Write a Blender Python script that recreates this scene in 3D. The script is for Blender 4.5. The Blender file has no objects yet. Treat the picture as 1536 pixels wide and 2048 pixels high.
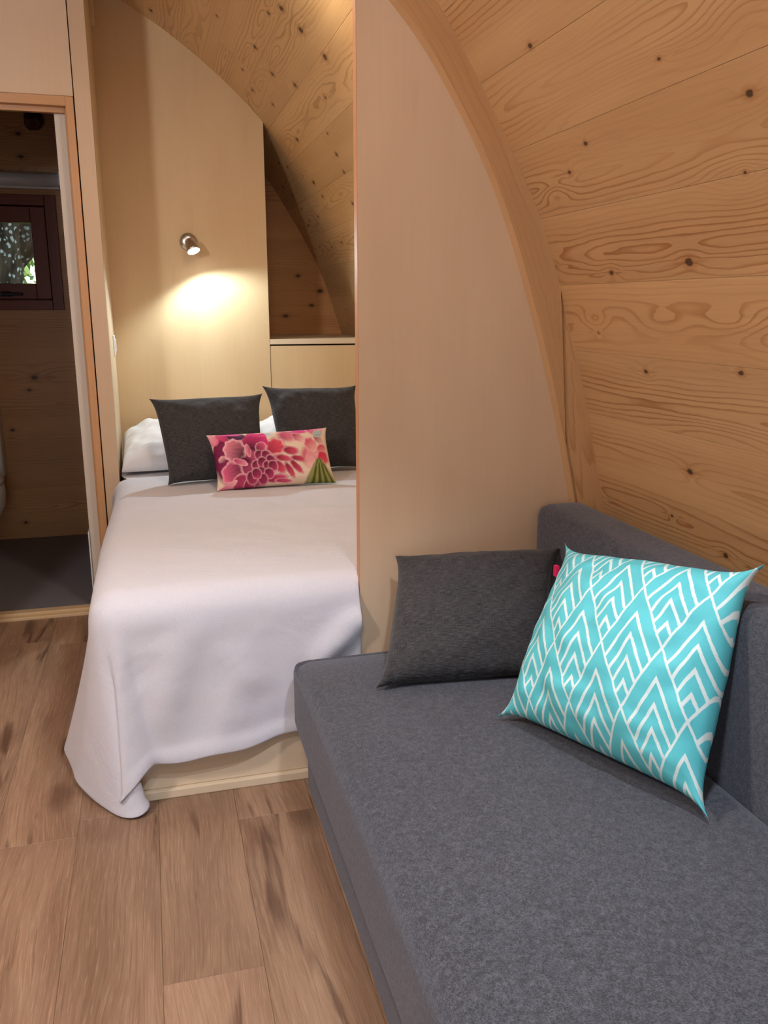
import bpy, bmesh, math, random
import numpy as np
from mathutils import Vector, Matrix, noise as mnoise

random.seed(7)
SC = bpy.context.scene
COL = SC.collection
R = math.radians

# ------------------------------------------------------------------ camera
F_PX = 1690.0
cam_d = bpy.data.cameras.new('camera')
cam_d.sensor_fit = 'VERTICAL'
cam_d.sensor_height = 24.0
cam_d.lens = F_PX / 2048.0 * 24.0
cam_d.clip_start = 0.02
cam = bpy.data.objects.new('camera', cam_d)
COL.objects.link(cam)
cam.location = (0, 0, 1.25)
cam.rotation_euler = (math.pi / 2 - math.atan(412 / F_PX), 0, -R(15.3))
SC.camera = cam

# ------------------------------------------------------------------ world, exposure
W = bpy.data.worlds.new('world')
SC.world = W
W.use_nodes = True
wn = W.node_tree.nodes
wl = W.node_tree.links
sky = wn.new('ShaderNodeTexSky')
sky.sky_type = 'NISHITA'
sky.sun_disc = False
sky.sun_elevation = R(42)
sky.sun_rotation = R(120)
wl.new(sky.outputs[0], wn['Background'].inputs['Color'])
wn['Background'].inputs['Strength'].default_value = 0.32
vs = SC.view_settings
vs.view_transform = 'Standard'
vs.look = 'None'
vs.exposure = 0.0
vs.gamma = 1.0
vs.use_curve_mapping = False

# ------------------------------------------------------------------ lamps
WARM = (1.0, 0.865, 0.70)
COOL = (0.78, 0.88, 1.0)
LAMPS = {            # position, watts, radius of the disc, colour, beam (None: bare disc), what a beam points at
    'ridge_front': ((-0.30, 0.15, 2.50), 82, 0.06, (0.80, 0.89, 1.0), 92, (-0.30, 0.55, 0)),
    'roof_right':  ((0.47, 0.70, 2.10), 88, 0.04, COOL, 86, (0.02, 1.05, 0)),
    'left_globe':  ((-1.17, 1.0, 1.93), 76, 0.085, (0.93, 0.965, 1.0), 0, None),
    'nook':        ((0.33, 2.48, 2.235), 7.5, 0.09, (1.0, 0.88, 0.72), None, None),  # added fill that brightens the bed nook
    'rear_fill':  ((-0.30, -0.75, 2.50), 6, 0.12, WARM, None, None),  # added warm fill for walls and partition, unseen behind the camera
}
SPOT_W = 26
DAYLIGHT_W = 12

def add_light(name, kind, loc, watts, col, size=0.1, aim=None):
    d = bpy.data.lights.new(name, kind)
    d.energy = watts
    d.color = col
    o = bpy.data.objects.new(name, d)
    COL.objects.link(o)
    o.location = loc
    if kind == 'AREA':
        d.shape = 'DISK'
        d.size = size
    if aim is not None:
        o.rotation_euler = (Vector(aim) - Vector(loc)).to_track_quat('-Z', 'Y').to_euler()
    return o

# daylight through the glazed front doors behind the camera
dl = add_light('daylight', 'AREA', (-0.3, -2.12, 0.90), DAYLIGHT_W, (0.62, 0.78, 1.0), aim=(-0.3, 0, 0.75))
dl.data.shape = 'RECTANGLE'
dl.data.size = 1.5
dl.data.size_y = 1.5

# ------------------------------------------------------------------ node helper
class V:
    """a socket with arithmetic"""
    def __init__(s, m, sock): s.m, s.s = m, sock
    def _op(s, op, *a): return s.m.math(op, s, *a)
    def __add__(s, o): return s._op('ADD', o)
    __radd__ = __add__
    def __mul__(s, o): return s._op('MULTIPLY', o)
    __rmul__ = __mul__
    def __sub__(s, o): return s._op('SUBTRACT', o)
    def __rsub__(s, o): return s.m.math('SUBTRACT', o, s)
    def __truediv__(s, o): return s._op('DIVIDE', o)
    def fract(s): return s._op('FRACT')
    def floor(s): return s._op('FLOOR')
    def abs(s): return s._op('ABSOLUTE')
    def min(s, o): return s._op('MINIMUM', o)
    def max(s, o): return s._op('MAXIMUM', o)
    def pow(s, o): return s._op('POWER', o)
    def sqrt(s): return s._op('SQRT')
    def lt(s, o): return s._op('LESS_THAN', o)
    def gt(s, o): return s._op('GREATER_THAN', o)
    def smooth(s, a, b, c=0.0, d=1.0):
        n = s.m.n('ShaderNodeMapRange')
        n.interpolation_type = 'SMOOTHSTEP'
        s.m.set(n.inputs[0], s)
        for i, x in enumerate((a, b, c, d)):
            n.inputs[i + 1].default_value = x
        return V(s.m, n.outputs[0])

class Mat:
    def __init__(s, name, rough=0.6, spec=0.3):
        s.mat = bpy.data.materials.new(name)
        s.mat.use_nodes = True
        s.t = s.mat.node_tree
        s.b = s.t.nodes['Principled BSDF']
        s.b.inputs['Roughness'].default_value = rough
        s.b.inputs['Specular IOR Level'].default_value = spec
    def n(s, kind): return s.t.nodes.new(kind)
    def set(s, sock, v):
        if isinstance(v, V): s.t.links.new(v.s, sock)
        elif v is not None:
            if isinstance(v, (tuple, list)) and sock.type == 'RGBA' and len(v) == 3: v = (*v, 1)
            sock.default_value = v
    def math(s, op, *a):
        n = s.n('ShaderNodeMath'); n.operation = op
        for i, x in enumerate(a): s.set(n.inputs[i], x)
        return V(s, n.outputs[0])
    def uv(s):
        n = s.n('ShaderNodeUVMap'); x = s.n('ShaderNodeSeparateXYZ')
        s.t.links.new(n.outputs[0], x.inputs[0])
        return V(s, x.outputs[0]), V(s, x.outputs[1])
    def obj(s):
        n = s.n('ShaderNodeTexCoord'); x = s.n('ShaderNodeSeparateXYZ')
        s.t.links.new(n.outputs['Object'], x.inputs[0])
        return [V(s, x.outputs[i]) for i in range(3)]
    def rand(s): return V(s, s.n('ShaderNodeObjectInfo').outputs['Random'])
    def xyz(s, x, y, z=0.0):
        n = s.n('ShaderNodeCombineXYZ')
        for i, v in enumerate((x, y, z)): s.set(n.inputs[i], v)
        return V(s, n.outputs[0])
    def noise(s, x, y, z=0.0, detail=2.0, rough=0.5, dist=0.0, scale=1.0):
        n = s.n('ShaderNodeTexNoise')
        s.set(n.inputs['Vector'], s.xyz(x, y, z))
        n.inputs['Scale'].default_value = scale
        n.inputs['Detail'].default_value = detail
        n.inputs['Roughness'].default_value = rough
        n.inputs['Distortion'].default_value = dist
        return V(s, n.outputs[0])
    def voronoi(s, x, y, z=0.0, rnd=1.0, out=0, feature='F1'):
        n = s.n('ShaderNodeTexVoronoi'); n.feature = feature
        s.set(n.inputs['Vector'], s.xyz(x, y, z))
        n.inputs['Scale'].default_value = 1
        n.inputs['Randomness'].default_value = rnd
        return V(s, n.outputs[out])
    def mix(s, f, a, b):
        n = s.n('ShaderNodeMix'); n.data_type = 'RGBA'
        s.set(n.inputs['Factor'], f); s.set(n.inputs[6], a); s.set(n.inputs[7], b)
        return V(s, n.outputs[2])
    def scale_col(s, c, f):
        n = s.n('ShaderNodeVectorMath'); n.operation = 'SCALE'
        s.set(n.inputs[0], c); s.set(n.inputs['Scale'], f)
        return V(s, n.outputs[0])
    def color(s, c): s.set(s.b.inputs['Base Color'], c); return s
    def bump(s, h, strength=0.2, dist=0.002):
        n = s.n('ShaderNodeBump')
        n.inputs['Strength'].default_value = strength
        n.inputs['Distance'].default_value = dist
        s.set(n.inputs['Height'], h)
        s.t.links.new(n.outputs[0], s.b.inputs['Normal'])
        return s

def lin(r, g, b):
    f = lambda c: ((c / 255 + 0.055) / 1.055) ** 2.4 if c > 10 else c / 255 / 12.92
    return (f(r), f(g), f(b))

# ------------------------------------------------------------------ mesh helpers
def tag(o, label=None, cat=None, group=None, kind=None):
    if label: o['label'] = label
    if cat: o['category'] = cat
    if group: o['group'] = group
    if kind: o['kind'] = kind
    return o

def link(name, me, mat=None, parent=None, smooth=False):
    if mat is not None: me.materials.append(mat.mat if isinstance(mat, Mat) else mat)
    if smooth:
        for p in me.polygons: p.use_smooth = True
    o = bpy.data.objects.new(name, me)
    COL.objects.link(o)
    if parent is not None: o.parent = parent
    return o

def from_bm(name, bm, mat=None, parent=None, smooth=False):
    me = bpy.data.meshes.new(name)
    bmesh.ops.recalc_face_normals(bm, faces=bm.faces[:])
    bm.to_mesh(me); bm.free()
    return link(name, me, mat, parent, smooth)

def empty(name, loc=(0, 0, 0)):
    o = bpy.data.objects.new(name, None)
    COL.objects.link(o); o.location = loc; o.empty_display_size = 0.05
    return o

def add_box(bm, x0, x1, y0, y1, z0, z1, bevel=0.0, seg=2, uv_axes=(1, 2), off=(0, 0)):
    vs_ = [bm.verts.new((x, y, z)) for x in (x0, x1) for y in (y0, y1) for z in (z0, z1)]
    q = [(0, 1, 3, 2), (4, 6, 7, 5), (0, 4, 5, 1), (2, 3, 7, 6), (0, 2, 6, 4), (1, 5, 7, 3)]
    fs = [bm.faces.new([vs_[i] for i in f]) for f in q]
    if bevel:
        es = {e for f in fs for e in f.edges}
        bmesh.ops.bevel(bm, geom=list(es), offset=bevel, segments=seg, profile=0.5, affect='EDGES')
    return bm

def uv_by_axes(me, ua, va, uo=0, vo=0):
    uvl = me.uv_layers.new(name='UVMap')
    for lp in me.loops:
        c = me.vertices[lp.vertex_index].co
        uvl.data[lp.index].uv = (c[ua] + uo, c[va] + vo)

def box(name, mat, parent, x0, x1, y0, y1, z0, z1, bevel=0.0, seg=2, uv=None, smooth=False):
    bm = bmesh.new()
    add_box(bm, x0, x1, y0, y1, z0, z1, bevel, seg)
    o = from_bm(name, bm, mat, parent, smooth)
    if uv: uv_by_axes(o.data, *uv)
    return o

def prism(name, mat, parent, poly, y0, y1, uv=(2, 0), bevel=0.0):
    """polygon in x,z extruded along y"""
    bm = bmesh.new()
    a = [bm.verts.new((p[0], y0, p[1])) for p in poly]
    b = [bm.verts.new((p[0], y1, p[1])) for p in poly]
    bm.faces.new(a); bm.faces.new(b[::-1])
    n = len(poly)
    for i in range(n):
        bm.faces.new([a[i], b[i], b[(i + 1) % n], a[(i + 1) % n]])
    o = from_bm(name, bm, mat, parent)
    uv_by_axes(o.data, *uv)
    return o

def lathe(name, mat, parent, prof, seg=28, axis='Z', loc=(0, 0, 0), rot=None):
    bm = bmesh.new()
    rings = []
    for r, h in prof:
        rings.append([bm.verts.new((r * math.cos(2 * math.pi * i / seg), r * math.sin(2 * math.pi * i / seg), h)) for i in range(seg)])
    for k in range(len(rings) - 1):
        for i in range(seg):
            bm.faces.new([rings[k][i], rings[k][(i + 1) % seg], rings[k + 1][(i + 1) % seg], rings[k + 1][i]])
    bm.faces.new(rings[0][::-1]); bm.faces.new(rings[-1])
    if rot is not None: bm.transform(rot.to_matrix().to_4x4() if not isinstance(rot, Matrix) else rot)
    bm.transform(Matrix.Translation(loc))
    return from_bm(name, bm, mat, parent, smooth=True)

def tube(bm, pts, radii, seg=10):
    prev = None
    for i, p in enumerate(pts):
        p = Vector(p)
        d = (Vector(pts[min(i + 1, len(pts) - 1)]) - Vector(pts[max(i - 1, 0)])).normalized()
        a = d.orthogonal().normalized() if prev is None else (prev - prev.dot(d) * d).normalized()
        prev = a
        b = d.cross(a)
        r = radii[i]
        ring = [bm.verts.new(p + a * (r * math.cos(2 * math.pi * k / seg)) + b * (r * math.sin(2 * math.pi * k / seg))) for k in range(seg)]
        if i:
            for k in range(seg):
                bm.faces.new([last[k], last[(k + 1) % seg], ring[(k + 1) % seg], ring[k]])
        else: bm.faces.new(ring[::-1])
        last = ring
    bm.faces.new(last)

# ------------------------------------------------------------------ pod profile (x against z), a pointed barrel
XC = -0.30
PROF = [(1.35, 0.0), (1.27, 0.35), (1.174, .733), (1.134, .901), (1.093, 1.061), (1.064, 1.145), (1.032, 1.24), (.998, 1.35), (.944, 1.48), (.872, 1.614),
        (.780, 1.765), (.678, 1.92), (.570, 2.055), (.500, 2.13), (.407, 2.215), (.30, 2.302), (.196, 2.378), (.094, 2.444), (-.058, 2.528), (XC, 2.62)]
BW = 0.17

def resample(pts, step=0.01):
    out = [Vector((*pts[0], 0))]
    P = [Vector((p[0], p[1])) for p in pts]
    # smooth with Catmull-Rom
    S = []
    for i in range(len(P) - 1):
        p0, p1, p2, p3 = P[max(i - 1, 0)], P[i], P[i + 1], P[min(i + 2, len(P) - 1)]
        for k in range(12):
            t = k / 12
            S.append(0.5 * ((2 * p1) + (p2 - p0) * t + (2 * p0 - 5 * p1 + 4 * p2 - p3) * t * t + (3 * p1 - p0 - 3 * p2 + p3) * t ** 3))
    S.append(P[-1])
    return S

RP = resample(PROF)
# gentle smoothing of the measured points
for _ in range(40):
    RP = [RP[0]] + [(RP[i - 1] + RP[i] * 2 + RP[i + 1]) / 4 for i in range(1, len(RP) - 1)] + [RP[-1]]
RS = [0.0]
for i in range(1, len(RP)): RS.append(RS[-1] + (RP[i] - RP[i - 1]).length)
SMAX = RS[-1]
RSa = np.array(RS); RXa = np.array([p[0] for p in RP]); RZa = np.array([p[1] for p in RP])

def arc_pt(s):      # right half for s in 0..SMAX, then mirrored down the left
    m = s <= SMAX
    t = s if m else 2 * SMAX - s
    x = float(np.interp(t, RSa, RXa)); z = float(np.interp(t, RSa, RZa))
    return (x, z) if m else (2 * XC - x, z)
def s_at_z(z): return float(np.interp(z, RZa, RSa))
def prof_x(z): return float(np.interp(z, RZa, RXa))
def prof_z(x):
    x = x if x >= XC else 2 * XC - x
    return float(np.interp(-x, -RXa, RZa))
S0 = s_at_z(1.30) % BW

# ------------------------------------------------------------------ materials
def ray_hit(px, py):
    """where a camera ray meets the pod's shell: used to put the knots where they are on the real boards"""
    th = math.atan(412 / F_PX); yaw = R(15.3)
    x = (px - 768) / F_PX; z = -(py - 1024) / F_PX; y = 1.0
    y, z = y * math.cos(th) + z * math.sin(th), z * math.cos(th) - y * math.sin(th)
    x, y = x * math.cos(yaw) + y * math.sin(yaw), -x * math.sin(yaw) + y * math.cos(yaw)
    lo, hi = 0.2, 6.0
    f = lambda t: x * t - (prof_x(1.25 + z * t) if 1.25 + z * t < 2.61 else -0.3)
    for _ in range(50):
        mid = (lo + hi) / 2
        if f(mid) > 0: hi = mid
        else: lo = mid
    return y * lo, s_at_z(1.25 + z * lo)

def pine(name, light, dark, knots=(), ovals=(), bw=BW, v0=0.0, ring=0.0125, contrast=0.8, auto_knots=True, rough=0.38):
    m = Mat(name, rough, 0.35)
    u, v = m.uv()
    seed = m.rand() * 61.0
    cell = (v - v0) / bw
    vl = (cell.fract() - 0.5) * bw
    n1 = m.noise(u * 1.3, v * 5.0, seed, detail=1.5)
    n2 = m.noise(u * 4.5, v * 22.0, seed + 9.0, detail=3)
    rb = m.math('FRACT', m.rand() * 17.31)
    d = (n1 - 0.5) * 0.17 + (rb - 0.5) * 0.07
    off = (m.math('FRACT', m.rand() * 7.7) - 0.5) * 0.10
    w = vl - off
    r = (w * w + d * d * 0.9).sqrt()
    # knots bend the grain round themselves
    kd = None
    for (ku, kv, sz) in knots:
        du = (u - ku); dv = (v - kv)
        q = (du * du * 0.42 + dv * dv).sqrt() / sz
        q = q.min((du * du * 0.05 + dv * dv * 14.0).sqrt() / sz + 0.45)
        kd = q if kd is None else kd.min(q)
    if auto_knots:
        vx = m.voronoi(u * 2.6, cell * 0.9, seed, out=0)
        gate = m.noise(u * 0.9, cell * 1.3, seed + 3.0, detail=0).gt(0.50)
        q = vx / 0.030 + (1.0 - gate) * 50.0
        kd = q if kd is None else kd.min(q)
    if kd is not None:
        bend = m.math('EXPONENT', (kd / 4.0) * (kd / 4.0) * -1.0)
        r = r + bend * 0.016
    for (ou, ov, a, b) in ovals:
        du = (u - ou) / a; dv = (v - ov) / b
        r = r + m.math('EXPONENT', (du * du + dv * dv) * -0.5) * 0.034
    rings = r / ring + (n2 - 0.5) * 1.5
    fr = rings.fract()
    line = fr.smooth(0.55, 0.94) * (1.0 - fr.smooth(0.95, 1.0))
    amount = m.noise(u * 0.7, v * 4.0, seed + 5.0, detail=1).smooth(0.30, 0.56, 0.05, 1.0) * (1.0 - w.abs().smooth(bw * 0.16, bw * 0.5) * 0.75)
    streak = m.noise(u * 5.0, v * 330.0, seed, detail=2)
    tone = m.noise(u * 1.1, v * 9.0, seed + 2.0, detail=2)
    base = m.mix(tone.smooth(0.3, 0.75), light, tuple(a * 0.76 + b * 0.24 for a, b in zip(light, dark)))
    c = m.mix(line * amount * contrast, base, dark)
    c = m.scale_col(c, streak.smooth(0.2, 0.8, 0.95, 1.05))
    c = m.scale_col(c, m.math('MULTIPLY_ADD', rb, 0.15, 0.92))
    if kd is not None:
        ragged = kd + (m.noise(u * 90, v * 160, seed, detail=2) - 0.5) * 0.8
        halo = 1.0 - ragged.smooth(0.8, 2.6)
        c = m.mix(halo * 0.45, c, lin(150, 92, 45))
        core = 1.0 - ragged.smooth(0.62, 1.05)
        c = m.mix(core * 0.93, c, lin(70, 46, 30))
    m.color(c)
    m.bump(line * 0.4 + streak * 0.3, 0.10, 0.001)
    return m

def veneer(name, a, b, rough=0.5, ua=40.0):
    """birch veneer: u along the grain"""
    m = Mat(name, rough, 0.3)
    u, v = m.uv()
    seed = m.rand() * 31
    n1 = m.noise(u * 0.9, v * 3.0, seed, detail=2)
    n2 = m.noise(u * 5.0, v * 90.0, seed, detail=3)
    n3 = m.noise(u * 26.0, v * 300.0, seed, detail=2)
    leaf = m.noise((v * 4.3).floor() * 3.7, seed, 0.0, detail=0)
    c = m.mix(n1.smooth(0.3, 0.7), a, b)
    c = m.scale_col(c, leaf.smooth(0.3, 0.7, 0.975, 1.02))
    c = m.scale_col(c, n2.smooth(0.25, 0.75, 0.985, 1.01))
    fleck = n3.smooth(0.66, 0.8)
    c = m.mix(fleck * 0.16, c, tuple(k * 0.72 for k in b))
    smear = m.noise(u * 3.2, v * 16.0, seed + 4.0, detail=3).smooth(0.60, 0.78)
    c = m.mix(smear * 0.15, c, tuple(k * 0.66 for k in b))
    m.color(c)
    return m

def plain(name, c, rough=0.5, spec=0.4, metal=0.0):
    m = Mat(name, rough, spec); m.color(c); m.b.inputs['Metallic'].default_value = metal
    return m

KN_MAIN_PX = [(1060, 92, 7), (1498, 187, 8), (1171, 287, 6), (1139, 345, 6), (1108, 533, 7), (1223, 546, 7), (1378, 524, 11), (1292, 743, 7), (1482, 746, 7),
              (1196, 991, 7), (1380, 944, 9), (1451, 1111, 7), (1344, 1032, 4), (1197, 666, 3), (1318, 118, 4), (1490, 345, 4)]
KN_NOOK_PX = [(563, 17, 9), (602, 60, 10), (650, 114, 10), (510, 94, 8), (537, 26, 6), (485, 139, 6), (545, 148, 9), (590, 170, 9), (505, 180, 8), (546, 209, 7), (302, 21, 7),
              (434, 32, 5), (594, 279, 9), (651, 195, 5), (655, 267, 5), (673, 309, 8), (627, 365, 8), (645, 393, 7), (526, 271, 6), (558, 326, 7), (575, 334, 5), (566, 374, 8),
              (585, 391, 8), (603, 418, 6), (617, 451, 7), (636, 433, 6), (705, 407, 7), (688, 344, 6), (664, 494, 5), (683, 485, 6), (627, 510, 5), (639, 493, 4), (693, 619, 4), (696, 649, 4)]
def knots_of(lst, mm):
    out = []
    for px, py, s in lst:
        u, v = ray_hit(px, py)
        out.append((u, v, s * mm * 0.85))
    return out
K_MAIN = knots_of(KN_MAIN_PX, 0.0010)
K_NOOK = knots_of(KN_NOOK_PX, 0.00135)
OV_MAIN = [(*ray_hit(*p), a, b) for p, a, b in (((1125, 55), .07, .026), ((1380, 255), .16, .030), ((1330, 640), .11, .022), ((1190, 640), .045, .018), ((1460, 640), .06, .02),
                                               ((1440, 870), .16, .022), ((1230, 180), .20, .022), ((1500, 30), .06, .035), ((1480, 360), .07, .03), ((1110, 385), .05, .02))]
PINE_L = lin(196, 155, 110)
PINE_D = lin(150, 95, 50)
M_pine = pine('pine_boards', PINE_L, PINE_D, K_MAIN, OV_MAIN, v0=S0, auto_knots=False)
M_pine_nook = pine('pine_boards_nook', lin(216, 176, 124), PINE_D, K_NOOK, (), v0=S0, auto_knots=False, contrast=0.55)
def end_knot(px, py, s):
    th = math.atan(412 / F_PX); yaw = R(15.3)
    x = (px - 768) / F_PX; z = -(py - 1024) / F_PX
    y, z = math.cos(th) + z * math.sin(th), z * math.cos(th) - math.sin(th)
    x, y = x * math.cos(yaw) + y * math.sin(yaw), -x * math.sin(yaw) + y * math.cos(yaw)
    return (x * 4.88 / y + 20, 1.25 + z * 4.88 / y, s * 0.0016)
K_END = [end_knot(*k) for k in ((640, 582, 8), (623, 611, 6), (596, 552, 6), (571, 632, 7), (36, 267, 7), (42, 313, 7), (69, 755, 8), (58, 780, 5), (52, 1045, 5), (25, 860, 5))]
M_pine_end = pine('pine_boards_end', lin(206, 152, 98), PINE_D, K_END, (), bw=0.19, v0=0.09, contrast=0.55, auto_knots=False)
M_lam = pine('laminated_pine', lin(198, 156, 112), lin(158, 104, 62), (), (), bw=0.042, ring=0.016, contrast=0.5, auto_knots=False, rough=0.32)
M_casing = pine('orange_pine_casing', lin(196, 146, 100), lin(172, 118, 74), (), (), bw=0.2, contrast=0.35, auto_knots=False)
M_birch = veneer('birch_veneer', lin(216, 188, 158), lin(207, 177, 147))
M_birch_warm = veneer('birch_veneer_warm', lin(220, 190, 148), lin(212, 180, 138))
M_birch_pale = veneer('birch_veneer_pale', lin(222, 200, 170), lin(214, 190, 160))
M_edge = plain('birch_edge', lin(196, 140, 100), 0.5)
M_gap = plain('dark_gap', lin(40, 26, 18), 0.9, 0.1)
M_shell = plain('shell_backing', lin(120, 84, 52), 0.9, 0.1)

def oak_floor():
    m = Mat('oak_laminate', 0.42, 0.35)
    u, v = m.uv()
    seed = m.rand() * 53
    wob = m.noise(u * 1.9, v * 5.0, seed, detail=0.5)
    vv = v + (wob - 0.5) * 0.11
    n1 = m.noise(u * 1.6, vv * 9.0, seed, detail=3)
    grain = m.noise(u * 4.5, vv * 230.0, seed, detail=3, rough=0.6)
    fine = m.noise(u * 16.0, vv * 420.0, seed + 3, detail=2)
    cath = ((vv * vv * 14.0 + (wob - 0.5) * 0.35) * 26.0 + grain * 1.4).fract().smooth(0.45, 1.0)
    base = m.mix(n1.smooth(0.3, 0.7), lin(162, 130, 104), lin(136, 106, 84))
    c = m.mix(grain.smooth(0.44, 0.70) * 0.45, base, lin(110, 78, 58))
    c = m.mix(cath * 0.20, c, lin(126, 88, 66))
    c = m.mix(fine.smooth(0.50, 0.72) * 0.25, c, lin(204, 168, 140))
    # dark cracks and knots
    cr = m.noise(u * 2.2, vv * 20.0, seed + 8, detail=3, dist=0.7)
    c = m.mix(cr.smooth(0.60, 0.72) * 0.75, c, lin(86, 58, 44))
    kn = m.voronoi(u * 2.2, v * 4.2, seed, out=0)
    ring = m.noise(u * 30, v * 60, seed, detail=2)
    c = m.mix((1.0 - (kn + ring * 0.12).smooth(0.12, 0.30)) * 0.62, c, lin(92, 62, 46))
    c = m.scale_col(c, m.rand().smooth(0, 1, 0.90, 1.07))
    m.color(c)
    m.bump(grain * 0.6 + fine * 0.5, 0.25, 0.0012)
    return m
M_oak = oak_floor()

def fabric(name, dark, light, sc=1.0, bump=0.5, lo=0.35, hi=0.75, horiz=False):
    m = Mat(name, 0.92, 0.12)
    x, y, z = m.obj()
    m.b.inputs['Sheen Weight'].default_value = 0.25
    m.b.inputs['Sheen Roughness'].default_value = 0.6
    m.b.inputs['Sheen Tint'].default_value = (*[min(1, k * 6) for k in light], 1)
    a = m.noise(x * 260 * sc, y * 900 * sc, z * 700 * sc, detail=2)
    b = m.noise(x * 900 * sc, y * 240 * sc, z * 900 * sc, detail=2)
    f = a if horiz else a.max(b)
    f = f * 0.75 + m.noise(x * 120 * sc, y * 120 * sc, z * 120 * sc, detail=3) * 0.25
    m.color(m.mix(f.smooth(lo, hi), dark, light))
    m.bump(f, bump, 0.0015)
    return m
M_sofa = fabric('sofa_heather', lin(42, 42, 46), lin(98, 99, 106), 0.8, 0.5, 0.40, 0.80)
M_charcoal = fabric('charcoal_linen', lin(40, 39, 41), lin(78, 75, 76), 1.0, 0.4, 0.38, 0.74)

def fabric_uv(name, dark, light):
    m = Mat(name, 0.9, 0.12)
    u, v = m.uv()
    m.b.inputs['Sheen Weight'].default_value = 0.12
    m.b.inputs['Sheen Roughness'].default_value = 0.5
    a = m.noise(u * 22, v * 330, 0.0, detail=3)
    b = m.noise(u * 300, v * 26, 4.0, detail=2)
    f = a * 0.7 + b * 0.3
    m.color(m.mix(f.smooth(0.38, 0.66), dark, light))
    m.bump(f, 0.35, 0.0012)
    return m
M_pil = fabric_uv('charcoal_cushion_linen', lin(44, 42, 43), lin(80, 77, 78))

def sheet_mat(name, c, waffle=True):
    m = Mat(name, 0.85, 0.15)
    x, y, z = m.obj()
    m.b.inputs['Sheen Weight'].default_value = 0.15
    h = m.noise(x * 420, y * 420, z * 420, detail=2)
    crease = m.noise(x * 7, y * 9, z * 7, detail=4, dist=1.2)
    m.color(m.mix(h.smooth(0.3, 0.7), c, tuple(k * 0.93 for k in c)))
    m.bump(h * 0.25 + crease * 3.0, 0.35, 0.004)
    return m
M_cover = sheet_mat('white_cotton_cover', lin(210, 206, 212))
M_white_linen = sheet_mat('white_linen', lin(222, 219, 220))

def teal_mat():
    m = Mat('teal_chevron_print', 0.6, 0.25)
    u, v = m.uv()
    x, y, z = m.obj()
    wig = (m.noise(u * 60, v * 60, 0.0, detail=2) - 0.5) * 0.004
    U = u - 0.53 + wig; Vv = v - 0.47 + wig
    a = (U * 3.76 + Vv * 2.20).fract(); b = (Vv * 1.70 - U * 4.70).fract()
    k = a.max(b)
    w = 0.027
    ln = None
    for c0 in (0.20, 0.385, 0.565, 0.755):
        q = 1.0 - (k - c0).abs().smooth(w * 0.8, w * 1.15)
        ln = q if ln is None else ln.max(q)
    edge = 1.0 - a.min(b).min(1.0 - k).smooth(w * 0.55, w * 0.9)
    # the nested lines stop at the left lattice edge, as in the print
    ln = ln.max(edge)
    tone = m.noise(u * 5, v * 5, 1.0, detail=2)
    t = m.mix(tone, lin(84, 182, 190), lin(98, 194, 200))
    m.color(m.mix(ln, t, lin(212, 224, 220)))
    m.bump(m.noise(u * 14, v * 9, 0.0, detail=4, dist=1.0), 0.25, 0.006)
    return m
M_teal = teal_mat()

def floral_mat():
    m = Mat('peony_print', 0.7, 0.25)
    n = m.n('ShaderNodeVertexColor'); n.layer_name = 'print'
    m.color(V(m, n.outputs[0]))
    u, v = m.uv()
    m.bump(m.noise(u * 14, v * 9, 0.0, detail=4, dist=1.0), 0.2, 0.004)
    return m
M_floral = floral_mat()

M_grey_floor = plain('grey_vinyl', lin(124, 122, 128), 0.55, 0.3)
M_white = plain('white_plastic', lin(226, 226, 226), 0.35, 0.5)
M_whitegrey = plain('pale_grey_jamb', lin(214, 200, 184), 0.5, 0.3)
M_ceramic = plain('white_ceramic', lin(236, 236, 234), 0.12, 0.6)
M_chrome = plain('brushed_steel', lin(200, 198, 196), 0.28, 0.5, 1.0)
M_black = plain('black_metal', lin(22, 22, 22), 0.4, 0.4)
M_red = pine('dark_red_timber', lin(128, 50, 20), lin(88, 30, 12), (), (), bw=0.1, contrast=0.5, auto_knots=False)
M_pink = plain('pink_ribbon', lin(214, 40, 90), 0.7, 0.2)

def emit(name, col, strength):
    m = Mat(name)
    m.b.inputs['Emission Color'].default_value = (*col, 1)
    m.b.inputs['Emission Strength'].default_value = strength
    m.b.inputs['Base Color'].default_value = (0.9, 0.9, 0.9, 1)
    return m
M_led = emit('white_led', (0.85, 0.93, 1.0), 40.0)
M_lens = emit('warm_lens', WARM, 6.0)
M_lens_cool = emit('cool_lens', COOL, 6.0)

def glass_mat():
    m = bpy.data.materials.new('window_glass')
    m.use_nodes = True
    t = m.node_tree
    for n in list(t.nodes): t.nodes.remove(n)
    o = t.nodes.new('ShaderNodeOutputMaterial'); mx = t.nodes.new('ShaderNodeMixShader')
    tr = t.nodes.new('ShaderNodeBsdfTransparent'); gl = t.nodes.new('ShaderNodeBsdfGlossy')
    fr = t.nodes.new('ShaderNodeFresnel'); fr.inputs[0].default_value = 1.45
    gl.inputs['Roughness'].default_value = 0.02
    t.links.new(fr.outputs[0], mx.inputs[0]); t.links.new(tr.outputs[0], mx.inputs[1]); t.links.new(gl.outputs[0], mx.inputs[2])
    t.links.new(mx.outputs[0], o.inputs[0])
    return m
M_glass = glass_mat()

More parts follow.
